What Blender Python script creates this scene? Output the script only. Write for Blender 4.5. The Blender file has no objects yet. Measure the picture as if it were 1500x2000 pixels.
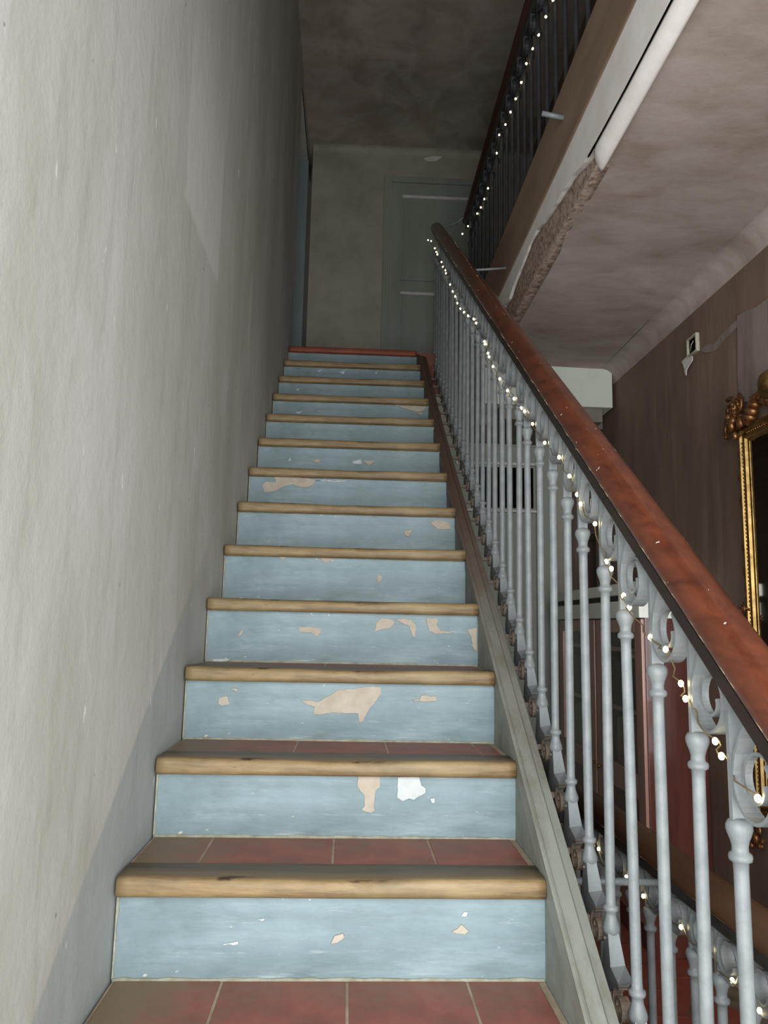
import bpy, bmesh, math, random
from mathutils import Vector, Matrix, noise
random.seed(7)
scn = bpy.context.scene
C = scn.collection

# ------------------------------------------------------------------ camera, light, exposure
cam_d = bpy.data.cameras.new('camera'); cam = bpy.data.objects.new('camera', cam_d); C.objects.link(cam)
cam_d.sensor_fit = 'VERTICAL'; cam_d.sensor_height = 24.0; cam_d.lens = 1486.85 / 2000 * 24.0
cam_d.clip_start = 0.02
YAW, PITCH, ROLL = 0.0445, 0.1466, 0.0214
_f = Vector((math.sin(YAW) * math.cos(PITCH), math.cos(YAW) * math.cos(PITCH), math.sin(PITCH)))
_r = Vector((math.cos(YAW), -math.sin(YAW), 0)); _u = _r.cross(_f)
_R = _r * math.cos(ROLL) + _u * math.sin(ROLL); _U = -_r * math.sin(ROLL) + _u * math.cos(ROLL)
cam.matrix_world = Matrix(((_R.x, _U.x, -_f.x, 0.4215), (_R.y, _U.y, -_f.y, -1.5578), (_R.z, _U.z, -_f.z, 0.6676), (0, 0, 0, 1)))
scn.camera = cam

world = bpy.data.worlds.new('world'); scn.world = world; world.use_nodes = True
world.node_tree.nodes['Background'].inputs[0].default_value = (0.62, 0.74, 0.9, 1)
world.node_tree.nodes['Background'].inputs[1].default_value = 1.0

def area(name, loc, rot, sx, sy, power, col):
    l = bpy.data.lights.new(name, 'AREA'); l.shape = 'RECTANGLE'; l.size = sx; l.size_y = sy; l.energy = power; l.color = col
    o = bpy.data.objects.new(name, l); C.objects.link(o); o.location = loc; o.rotation_euler = rot
    return o
# daylight coming through the entrance window behind the photographer
area('window_daylight', (0.28, -2.25, 0.72), (math.radians(83), 0, 0), 2.9, 2.5, 172, (0.93, 0.98, 1.0))

vs = scn.view_settings
vs.view_transform = 'Standard'; vs.look = 'None'; vs.exposure = 0.0; vs.gamma = 1.0; vs.use_curve_mapping = False

# ------------------------------------------------------------------ dimensions (metres)
W, H, G = 0.82, 0.1848, 0.259          # flight width, riser, going
SL = H / G
NOSE, NTH = 0.027, 0.038                # nosing overhang and thickness
ZF, ZK, ZL = -4 * H, -3 * H, 13 * H     # hall floor, corridor floor one step up, landing
YW, XH = -1.10, -1.45                   # left wall cut back for daylight, far side of the added hall
XR, XG = 1.85, 1.12                     # right wall, gallery edge
ZC, ZU = 2.08, 4.60                     # corridor ceiling, upper ceiling
YB, YF = 4.30, -2.45                    # back wall, front wall
DZ = {1: .0035, 2: -.0075, 3: -.005, 4: -.002, 5: .001, 6: .003, 7: .005, 8: .008, 9: .007, 10: .004, 11: .003, 12: .002}
def lev(k): return k * H + DZ.get(k, 0.0)

# measured shapes of the bare patches (riser number, filler?, outline in metres on that riser)
PATCHES = [
    (1, 0, [(0.407,0.065),(0.414,0.079),(0.43,0.083),(0.432,0.076),(0.419,0.067)]),
    (1, 0, [(0.638,0.087),(0.65,0.093),(0.656,0.1),(0.67,0.089),(0.664,0.083),(0.65,0.084)]),
    (1, 1, [(0.656,0.115),(0.662,0.123),(0.669,0.122),(0.666,0.115)]),
    (1, 1, [(0.204,0.064),(0.232,0.069),(0.232,0.064),(0.206,0.062)]),
    (1, 1, [(0.265,0.108),(0.281,0.11),(0.277,0.105)]),
    (2, 0, [(0.455,0.112),(0.457,0.136),(0.506,0.137),(0.506,0.111),(0.497,0.104),(0.495,0.088),(0.495,0.059),(0.487,0.055),(0.466,0.061),(0.473,0.07),(0.47,0.095)]),
    (2, 1, [(0.546,0.089),(0.547,0.133),(0.596,0.135),(0.601,0.116),(0.611,0.11),(0.611,0.099),(0.594,0.091),(0.585,0.084),(0.573,0.087),(0.559,0.081)]),
    (2, 1, [(0.622,0.087),(0.632,0.088),(0.633,0.078),(0.626,0.077)]),
    (3, 0, [(0.304,0.104),(0.334,0.102),(0.348,0.099),(0.381,0.116),(0.401,0.13),(0.449,0.135),(0.476,0.141),(0.514,0.14),(0.516,0.122),(0.504,0.105),(0.484,0.081),(0.471,0.051),(0.461,0.048),(0.457,0.071),(0.43,0.071),(0.389,0.073),(0.339,0.065),(0.342,0.086),(0.321,0.092)]),
    (3, 0, [(0.089,0.088),(0.09,0.105),(0.112,0.11),(0.119,0.089),(0.099,0.085)]),
    (3, 0, [(0.6,0.107),(0.62,0.11),(0.624,0.12),(0.665,0.119),(0.664,0.106),(0.627,0.105)]),
    (3, 0, [(0.117,0.13),(0.138,0.129),(0.135,0.121)]),
    (4, 0, [(0.277,0.091),(0.278,0.105),(0.335,0.105),(0.344,0.092),(0.332,0.078),(0.317,0.089)]),
    (4, 0, [(0.504,0.095),(0.509,0.12),(0.525,0.137),(0.556,0.133),(0.564,0.125),(0.552,0.109),(0.533,0.105)]),
    (4, 0, [(0.564,0.135),(0.614,0.136),(0.63,0.115),(0.627,0.08),(0.618,0.088),(0.611,0.114),(0.587,0.125)]),
    (4, 0, [(0.661,0.141),(0.697,0.139),(0.693,0.12),(0.705,0.105),(0.744,0.096),(0.689,0.093),(0.67,0.102),(0.666,0.119)]),
    (4, 0, [(0.787,0.11),(0.816,0.115),(0.817,0.042),(0.803,0.057),(0.799,0.087)]),
    (4, 1, [(0.022,0.004),(0.075,0.008),(0.068,0.001),(0.026,-0.002)]),
    (4, 0, [(0.091,0.073),(0.109,0.096),(0.106,0.079)]),
    (5, 0, [(0.517,0.091),(0.523,0.097),(0.534,0.092),(0.532,0.076),(0.52,0.072)]),
    (5, 0, [(0.183,0.15),(0.212,0.151),(0.197,0.138)]),
    (5, 0, [(0.32,0.149),(0.378,0.149),(0.343,0.132)]),
    (6, 0, [(0.625,0.092),(0.661,0.1),(0.647,0.082),(0.643,0.071),(0.629,0.078)]),
    (6, 0, [(0.721,0.13),(0.746,0.138),(0.796,0.132),(0.804,0.104),(0.754,0.104)]),
    (7, 0, [(0.055,0.11),(0.066,0.126),(0.112,0.128),(0.103,0.149),(0.188,0.15),(0.274,0.144),(0.267,0.124),(0.24,0.109),(0.205,0.111),(0.182,0.12),(0.151,0.113),(0.106,0.088),(0.067,0.083)]),
    (7, 1, [(0.274,0.14),(0.406,0.141),(0.359,0.135)]),
    (8, 0, [(0.242,0.089),(0.267,0.099),(0.288,0.089),(0.267,0.082)]),
    (8, 1, [(0.423,0.093),(0.461,0.103),(0.466,0.083),(0.428,0.082)]),
    (8, 0, [(0.474,0.097),(0.516,0.102),(0.525,0.092),(0.496,0.078)]),
    (8, 1, [(0.134,0.086),(0.144,0.102),(0.151,0.087)]),
    (10, 0, [(0.638,0.143),(0.807,0.14),(0.788,0.116),(0.748,0.11),(0.688,0.128)]),
    (10, 0, [(0.753,0.11),(0.788,0.106),(0.778,0.092)]),
    (10, 1, [(0.117,0.088),(0.161,0.094),(0.137,0.078)]),
    (11, 1, [(0.097,0.111),(0.117,0.115),(0.108,0.1)]),
    (12, 1, [(0.201,0.128),(0.229,0.129),(0.215,0.117)]),
    (12, 1, [(0.33,0.121),(0.364,0.134),(0.359,0.11)]),
    (12, 1, [(0.544,0.133),(0.561,0.13),(0.552,0.118)]),
]
BULBS_FLIGHT = [(0.926, -0.614, 0.468), (0.926, -0.526, 0.503), (0.926, -0.51, 0.52), (0.926, -0.422, 0.568), (0.926, -0.408, 0.589), (0.926, -0.356, 0.638), (0.926, -0.296, 0.656), (0.926, -0.204, 0.707), (0.926, -0.177, 0.729), (0.926, -0.115, 0.783), (0.926, -0.087, 0.799), (0.926, -0.023, 0.882), (0.926, 0.072, 0.939), (0.926, 0.097, 0.964), (0.926, 0.154, 1.017), (0.926, 0.237, 1.08), (0.926, 0.371, 1.148), (0.926, 0.502, 1.234), (0.926, 0.601, 1.299), (0.926, 0.641, 1.32), (0.926, 0.739, 1.379), (0.926, 0.839, 1.437), (0.926, 0.967, 1.519), (0.926, 1.089, 1.606), (0.926, 1.17, 1.672), (0.926, 1.192, 1.694), (0.926, 1.257, 1.755), (0.926, 1.269, 1.77), (0.926, 1.464, 1.926), (0.926, 1.53, 1.971), (0.926, 1.687, 2.051), (0.926, 1.811, 2.121), (0.926, 1.929, 2.189), (0.926, 2.037, 2.265), (0.926, 2.114, 2.335), (0.926, 2.214, 2.408), (0.926, 2.32, 2.495), (0.926, 2.505, 2.648), (0.926, 2.53, 2.679), (0.926, 2.655, 2.762), (0.926, 2.734, 2.831), (0.926, 2.961, 2.996), (0.926, 3.022, 3.044), (0.926, 3.116, 3.118), (0.926, 3.352, 3.293), (0.926, 3.57, 3.416)]
BULBS_GALLERY = [(1.135, 0.985, 3.025), (1.135, 1.09, 3.046), (1.135, 1.203, 3.063), (1.135, 1.306, 3.086), (1.135, 1.418, 3.106), (1.135, 1.517, 3.092), (1.135, 1.633, 3.098), (1.135, 1.745, 3.112), (1.135, 1.865, 3.132), (1.135, 2.019, 3.183), (1.135, 2.087, 3.125), (1.135, 2.337, 3.078), (1.135, 2.449, 3.08), (1.135, 2.567, 3.098), (1.135, 2.693, 3.131), (1.135, 3.051, 3.247), (1.135, 3.3, 3.328)]
BULBS_LOWER = [(1.145, 0.722, 0.055), (1.145, 0.667, 0.056), (1.145, 0.453, 0.048), (1.145, 0.342, 0.039), (1.145, 0.133, 0.047), (1.145, 0.014, 0.049), (1.145, -0.083, 0.035), (1.145, -0.176, 0.027)]

# ------------------------------------------------------------------ materials
def lin(r, g, b):
    f = lambda c: (c / 255 / 12.92) if c / 255 <= 0.04045 else ((c / 255 + 0.055) / 1.055) ** 2.4
    return (f(r), f(g), f(b), 1.0)
MATS = {}
class NT:
    def __init__(s, name):
        s.m = bpy.data.materials.new(name); s.m.use_nodes = True; s.t = s.m.node_tree
        s.b = s.t.nodes['Principled BSDF']; s.tc = s.t.nodes.new('ShaderNodeTexCoord')
    def n(s, typ, **kw):
        nd = s.t.nodes.new(typ)
        for k, v in kw.items(): setattr(nd, k, v)
        return nd
    def link(s, a, b): s.t.links.new(a, b)
    def noise(s, scale, detail=5, rough=.6, stretch=(1, 1, 1), dist=0.0):
        mp = s.n('ShaderNodeMapping'); mp.inputs['Scale'].default_value = stretch
        s.link(s.tc.outputs['Object'], mp.inputs['Vector'])
        nz = s.n('ShaderNodeTexNoise'); nz.inputs['Scale'].default_value = scale; nz.inputs['Detail'].default_value = detail
        nz.inputs['Roughness'].default_value = rough; nz.inputs['Distortion'].default_value = dist
        s.link(mp.outputs[0], nz.inputs['Vector']); return nz.outputs['Fac']
    def ramp(s, fac, lo, hi):
        r = s.n('ShaderNodeMapRange'); r.inputs['From Min'].default_value = lo; r.inputs['From Max'].default_value = hi
        r.clamp = True; s.link(fac, r.inputs['Value']); return r.outputs['Result']
    def mix(s, a, b, fac):
        m = s.n('ShaderNodeMix', data_type='RGBA')
        for sock, v in ((m.inputs[6], a), (m.inputs[7], b)):
            if isinstance(v, tuple): sock.default_value = v
            else: s.link(v, sock)
        if isinstance(fac, (int, float)): m.inputs[0].default_value = fac
        else: s.link(fac, m.inputs[0])
        return m.outputs[2]
    def mul(s, a, k):
        m = s.n('ShaderNodeMath', operation='MULTIPLY'); s.link(a, m.inputs[0])
        if isinstance(k, (int, float)): m.inputs[1].default_value = k
        else: s.link(k, m.inputs[1])
        return m.outputs[0]
    def bump(s, fac, strength, dist=.01):
        bp = s.n('ShaderNodeBump'); bp.inputs['Strength'].default_value = strength; bp.inputs['Distance'].default_value = dist
        s.link(fac, bp.inputs['Height']); s.link(bp.outputs[0], s.b.inputs['Normal'])
    def done(s, col, rough, metal=0.0, spec=0.5, coat=0.0):
        if isinstance(col, tuple): s.b.inputs['Base Color'].default_value = col
        else: s.link(col, s.b.inputs['Base Color'])
        s.b.inputs['Roughness'].default_value = rough; s.b.inputs['Metallic'].default_value = metal
        s.b.inputs['Specular IOR Level'].default_value = spec; s.b.inputs['Coat Weight'].default_value = coat
        MATS[s.m.name] = s.m; return s.m
def mottled(name, cols, scale=4, stretch=(1, 1, 1), rough=.7, bump=.15, metal=0, spec=.4, fine=40, coat=0, lo=.38, hi=.62, dist=0.0):
    """base colour plus layers of (colour, amount) at rising frequencies"""
    t = NT(name); col = cols[0]; sc = scale
    for c, amt in cols[1:]:
        col = t.mix(col, c, t.mul(t.ramp(t.noise(sc, 6, .62, stretch, dist), lo, hi), amt)); sc *= 2.3
    if bump: t.bump(t.noise(fine, 6, .65, stretch), bump)
    return t.done(col, rough, metal, spec, coat)

def m_wall_left():
    t = NT('left_plaster')
    a, b, c = lin(200, 199, 193), lin(178, 173, 162), lin(214, 216, 214)
    col = t.mix(a, b, t.ramp(t.noise(1.3, 6, .6, (1, 1.2, .55)), .40, .68))
    col = t.mix(col, c, t.mul(t.ramp(t.noise(3.1, 7, .65, (1, 1.5, .5), .4), .52, .75), .55))
    col = t.mix(col, lin(150, 146, 134), t.mul(t.ramp(t.noise(11, 6, .7, (1, 1.6, .22)), .52, .78), .45))
    # painted plinth that follows the pitch of the stair
    sep = t.n('ShaderNodeSeparateXYZ'); t.link(t.tc.outputs['Object'], sep.inputs[0])
    m1 = t.n('ShaderNodeMath', operation='MULTIPLY_ADD'); t.link(sep.outputs[1], m1.inputs[0]); m1.inputs[1].default_value = -SL
    t.link(sep.outputs[2], m1.inputs[2])
    band = t.ramp(m1.outputs[0], .380, .366)
    fade = t.ramp(sep.outputs[1], 1.0, .25)
    col = t.mix(col, lin(146, 156, 160), t.mul(t.mul(band, fade), .55))
    # pale patch, sharp at the sides and foot, feathered out at the top
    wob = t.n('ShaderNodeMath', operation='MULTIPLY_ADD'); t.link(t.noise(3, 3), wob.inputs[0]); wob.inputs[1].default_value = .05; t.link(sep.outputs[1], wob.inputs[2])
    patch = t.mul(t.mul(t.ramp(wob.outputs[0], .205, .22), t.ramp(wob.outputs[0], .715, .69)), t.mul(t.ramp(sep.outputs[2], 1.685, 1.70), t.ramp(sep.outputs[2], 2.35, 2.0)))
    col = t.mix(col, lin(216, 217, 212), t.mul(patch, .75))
    # small chips and scratches
    col = t.mix(col, lin(236, 234, 226), t.mul(t.ramp(t.noise(26, 3, .5, (1, 1, .35)), .725, .745), .8))
    col = t.mix(col, lin(95, 90, 84), t.mul(t.ramp(t.noise(21, 2, .5), .76, .78), .7))
    t.bump(t.noise(18, 7, .65), .12, .02)
    return t.done(col, .62, spec=.35)
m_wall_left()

def m_riser():
    t = NT('blue_riser_paint')
    col = t.mix(lin(136, 153, 157), lin(115, 132, 135), t.ramp(t.noise(4, 6, .65, (1, 1, 2)), .35, .65))
    col = t.mix(col, lin(158, 175, 179), t.mul(t.ramp(t.noise(9, 7, .7, (.3, 1, 1.8)), .50, .75), .7))
    col = t.mix(col, lin(96, 112, 108), t.mul(t.ramp(t.noise(13, 6, .7, (.35, 1, 1.8)), .52, .76), .6))
    col = t.mix(col, lin(182, 194, 192), t.mul(t.ramp(t.noise(46, 5, .7, (.12, 1, 1.2)), .60, .72), .6))
    col = t.mix(col, lin(214, 206, 190), t.mul(t.ramp(t.noise(38, 3, .6, (.7, 1, 1)), .70, .72), .85))
    t.bump(t.noise(30, 6, .6, (.5, 1, 1)), .14, .01)
    return t.done(col, .5, spec=.4)
m_riser()

def m_oak():
    t = NT('worn_oak')
    gr = t.noise(34, 8, .72, (.07, 1, 1), .3)
    col = t.mix(lin(152, 126, 86), lin(84, 62, 40), t.ramp(gr, .40, .64))
    col = t.mix(col, lin(70, 54, 36), t.mul(t.ramp(t.noise(6, 6, .65, (.45, 1, 1)), .46, .72), .75))
    col = t.mix(col, lin(184, 160, 116), t.mul(t.ramp(t.noise(4, 5, .6, (.6, 2, 2)), .50, .72), .55))
    g = t.n('ShaderNodeNewGeometry'); s2 = t.n('ShaderNodeSeparateXYZ'); t.link(g.outputs['Normal'], s2.inputs[0])
    col = t.mix(col, lin(126, 106, 80), t.mul(t.ramp(s2.outputs[2], .85, .98), .7))      # trodden flat top
    col = t.mix(col, lin(36, 26, 18), t.mul(t.ramp(t.noise(17, 4, .6, (.4, 1, 1)), .64, .70), .8))
    t.bump(gr, .4, .008)
    return t.done(col, .45, spec=.45)
m_oak()

mottled('mortar', [lin(176, 156, 134), (lin(140, 122, 102), .8)], 14, rough=.85)
def m_terra():
    t = NT('terracotta')
    col = t.mix(lin(152, 88, 72), lin(124, 70, 58), t.ramp(t.noise(9, 6, .65), .38, .65))
    col = t.mix(col, lin(122, 104, 86), t.mul(t.ramp(t.noise(5, 6, .65), .45, .68), .75))
    g = t.n('ShaderNodeNewGeometry'); sp = t.n('ShaderNodeSeparateXYZ'); t.link(g.outputs['Position'], sp.inputs[0])
    ma = t.n('ShaderNodeMath', operation='MULTIPLY_ADD'); t.link(t.noise(16, 5, .7), ma.inputs[0]); ma.inputs[1].default_value = -.30; t.link(sp.outputs[0], ma.inputs[2])
    col = t.mix(col, lin(126, 108, 84), t.mul(t.ramp(ma.outputs[0], .06, -.10), .9))   # ground-in dirt beside the wall
    t.bump(t.noise(40, 6, .65), .1)
    return t.done(col, .5, spec=.4)
m_terra()
mottled('tread_grime', [lin(128, 112, 92), (lin(98, 86, 70), .8), (lin(150, 138, 118), .5)], 8, rough=.8)
mottled('floor_terracotta', [lin(150, 74, 56), (lin(118, 58, 46), .8), (lin(172, 100, 80), .5)], 5, rough=.4, bump=.08)
mottled('red_landing_edge', [lin(150, 78, 52), (lin(120, 60, 42), .8)], 6, rough=.5)
mottled('bare_plaster', [lin(186, 174, 158), (lin(166, 152, 134), .7)], 20, rough=.85, bump=.1)
mottled('old_paint_line', [lin(168, 166, 150), (lin(134, 128, 108), .8)], 25, rough=.8, bump=.1)
mottled('white_filler', [lin(200, 204, 202), (lin(180, 180, 174), .6)], 20, rough=.85, bump=.15)
mottled('stair_core_masonry', [lin(110, 100, 88), (lin(80, 70, 60), .8)], 8, rough=.9)

def m_string():
    t = NT('string_paint')
    sep = t.n('ShaderNodeSeparateXYZ'); t.link(t.tc.outputs['Object'], sep.inputs[0])
    browning = t.n('ShaderNodeMath', operation='MULTIPLY_ADD'); t.link(t.noise(3, 6, .65), browning.inputs[0]); browning.inputs[1].default_value = 1.0
    t.link(sep.outputs[1], browning.inputs[2])
    col = t.mix(lin(136, 138, 128), lin(106, 99, 87), t.ramp(t.noise(9, 6, .7, (1, .4, .4)), .45, .72))
    col = t.mix(col, lin(92, 66, 54), t.mul(t.ramp(browning.outputs[0], 1.75, 2.9), .9))  # brown takes over from grey further up the flight
    t.bump(t.noise(35, 6, .6), .12, .008)
    return t.done(col, .55)
m_string()
mottled('string_face', [lin(126, 132, 122), (lin(98, 100, 90), .7), (lin(150, 150, 140), .4)], 7, rough=.7)
mottled('rough_brown_ledge', [lin(104, 76, 62), (lin(66, 46, 38), .8), (lin(150, 136, 124), .45)], 14, rough=.85, bump=.4)
mottled('white_iron_paint', [lin(124, 129, 130), (lin(102, 105, 106), .7), (lin(140, 143, 142), .5)], 14, rough=.42, bump=.08, fine=60)
mottled('rusty_iron_paint', [lin(132, 116, 100), (lin(96, 74, 60), .8), (lin(170, 164, 152), .4)], 16, rough=.7, bump=.2)
mottled('dark_iron', [lin(52, 48, 46), (lin(36, 33, 33), .8), (lin(72, 66, 60), .4)], 10, rough=.55, bump=.05)
mottled('gallery_iron_unlit', [lin(62, 62, 66), (lin(44, 43, 46), .8)], 9, rough=.55, bump=.05)  # dark tone paints in the lack of light on the gallery
def m_rail():
    t = NT('varnished_rail')
    gr = t.noise(26, 8, .65, (1.2, .1, 1), .4)
    col = t.mix(lin(100, 50, 30), lin(66, 31, 20), t.ramp(gr, .38, .68))
    col = t.mix(col, lin(76, 36, 24), t.mul(t.ramp(t.noise(5, 5, .6, (1, .4, 1)), .48, .72), .7))
    col = t.mix(col, lin(230, 220, 205), t.mul(t.ramp(t.noise(58, 2, .5), .74, .75), .9))
    t.bump(gr, .08, .004)
    return t.done(col, .34, spec=.5, coat=.25)
m_rail()
mottled('dark_rail', [lin(54, 32, 25), (lin(36, 22, 18), .8)], 9, (1, .2, 1), rough=.4, bump=.05)
mottled('dark_rail_strip', [lin(44, 32, 27), (lin(28, 20, 18), .8)], 9, (1, .2, 1), rough=.28, bump=.03)
mottled('lower_rail_wood', [lin(74, 50, 34), (lin(50, 32, 22), .8)], 9, (1, .2, 1), rough=.4, bump=.05)

mottled('corridor_ceiling', [lin(156, 141, 130), (lin(186, 172, 165), .8), (lin(120, 101, 86), .7), (lin(192, 182, 176), .35)], 1.5, (.7, 1.25, 1), rough=.8, bump=.08, dist=.45, lo=.34, hi=.68)
def m_right():
    t = NT('right_wall_plaster')
    col = t.mix(lin(122, 100, 86), lin(100, 82, 70), t.ramp(t.noise(2.2, 6, .6, (1, 1.3, .6)), .38, .66))
    col = t.mix(col, lin(148, 128, 114), t.mul(t.ramp(t.noise(6, 7, .65, (1, 2.2, .25)), .52, .8), .55))
    col = t.mix(col, lin(84, 66, 58), t.mul(t.ramp(t.noise(14, 6, .7, (1, 2.5, .12)), .55, .8), .5))
    t.bump(t.noise(22, 6, .65, (1, 1.5, .4)), .12, .01)
    return t.done(col, .7, spec=.3)
m_right()
mottled('right_wall_layer', [lin(126, 111, 103), (lin(108, 94, 85), .8), (lin(146, 132, 124), .5)], 4, (1, 2, .3), rough=.7, bump=.1)
mottled('back_wall_plaster', [lin(168, 160, 143), (lin(146, 137, 121), .8), (lin(184, 175, 163), .5)], 1.6, rough=.75, bump=.1)
mottled('upper_ceiling_plaster', [lin(156, 142, 127), (lin(126, 114, 102), .8), (lin(190, 177, 165), .6)], 1.3, rough=.8, bump=.1, dist=.6)
mottled('grey_door_paint', [lin(152, 156, 143), (lin(134, 136, 124), .7)], 4, (1, 1, .3), rough=.55, bump=.05)
mottled('blue_door_paint', [lin(140, 154, 154), (lin(120, 132, 132), .7)], 4, (1, 1, .3), rough=.55, bump=.05)
mottled('white_edge_paint', [lin(240, 233, 228), (lin(226, 217, 210), .6), (lin(200, 186, 174), .25)], 4, rough=.6, bump=.08)
mottled('brown_fascia_paint', [lin(140, 118, 98), (lin(116, 94, 76), .8)], 5, (1, .3, 1), rough=.6, bump=.08)
mottled('bare_lath', [lin(140, 112, 94), (lin(92, 68, 52), .8), (lin(196, 180, 166), .6)], 22, rough=.9, bump=.35)
mottled('beam_paint', [lin(196, 198, 184), (lin(180, 180, 164), .6)], 4, rough=.65, bump=.06)
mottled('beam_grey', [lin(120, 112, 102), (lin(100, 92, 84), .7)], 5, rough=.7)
mottled('skirting_grey', [lin(150, 148, 142), (lin(126, 124, 118), .7)], 6, rough=.7)
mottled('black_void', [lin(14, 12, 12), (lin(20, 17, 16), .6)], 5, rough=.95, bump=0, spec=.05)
mottled('mahogany', [lin(92, 46, 38), (lin(66, 30, 26), .8), (lin(112, 62, 50), .4)], 8, (1, 1, .12), rough=.3, bump=.05, spec=.5, coat=.3)
mottled('mahogany_sheen', [lin(186, 140, 124), (lin(150, 106, 92), .8)], 8, (1, 1, .12), rough=.28, bump=.05, coat=.3)  # window reflection on the glossy wood, put into the colour
mottled('cornice_sheen', [lin(244, 244, 228), (lin(230, 228, 212), .6)], 6, rough=.4, bump=.04)  # bright reflection along the bookcase top, painted as pale colour
mottled('gilding', [lin(136, 106, 58), (lin(84, 60, 30), .8), (lin(170, 142, 92), .4)], 14, rough=.38, bump=.1, metal=.85)
mottled('gilding_worn', [lin(116, 70, 42), (lin(74, 40, 26), .8), (lin(170, 126, 76), .5)], 26, rough=.35, bump=.2, metal=.7)
mottled('paper_white', [lin(216, 212, 204), (lin(190, 184, 174), .6)], 12, rough=.8, bump=.05)
mottled('box_cream', [lin(172, 166, 146), (lin(136, 128, 108), .7)], 20, rough=.6)
mottled('wire_copper', [lin(160, 140, 100), (lin(120, 102, 70), .7)], 30, rough=.35, metal=.6, bump=0)
mottled('front_wall_plaster', [lin(190, 184, 172), (lin(168, 160, 148), .7)], 2, rough=.8)
mottled('red_ink', [lin(196, 30, 34), (lin(170, 24, 28), .5)], 30, rough=.7, bump=0)
mottled('black_ink', [lin(24, 24, 28), (lin(34, 34, 38), .5)], 30, rough=.7, bump=0)
for i, c in enumerate(((58, 40, 34), (44, 34, 36), (66, 52, 40), (36, 36, 40), (74, 44, 36), (168, 150, 120), (150, 138, 112), (186, 172, 142), (120, 96, 70))):
    mottled('book_cloth_%d' % i, [lin(*c), (lin(*[int(v * .75) for v in c]), .7)], 20, (1, 1, .3), rough=.6, bump=.1)
def m_glass():
    t = NT('cabinet_glass'); t.b.inputs['Transmission Weight'].default_value = 1.0; t.b.inputs['IOR'].default_value = 1.25
    return t.done((.96, .97, .96, 1), .02)
m_glass()
def m_mirror():
    t = NT('mirror_silver')
    col = t.mix((.62, .60, .58, 1), (.40, .37, .34, 1), t.mul(t.ramp(t.noise(9, 6, .7), .55, .8), .6))
    return t.done(col, .06, metal=1.0)
m_mirror()
def m_bulb():
    t = NT('fairy_bulb'); t.b.inputs['Emission Color'].default_value = (1.0, .80, .42, 1); t.b.inputs['Emission Strength'].default_value = 16.0
    return t.done((1, .9, .7, 1), .3)
m_bulb()

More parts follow.
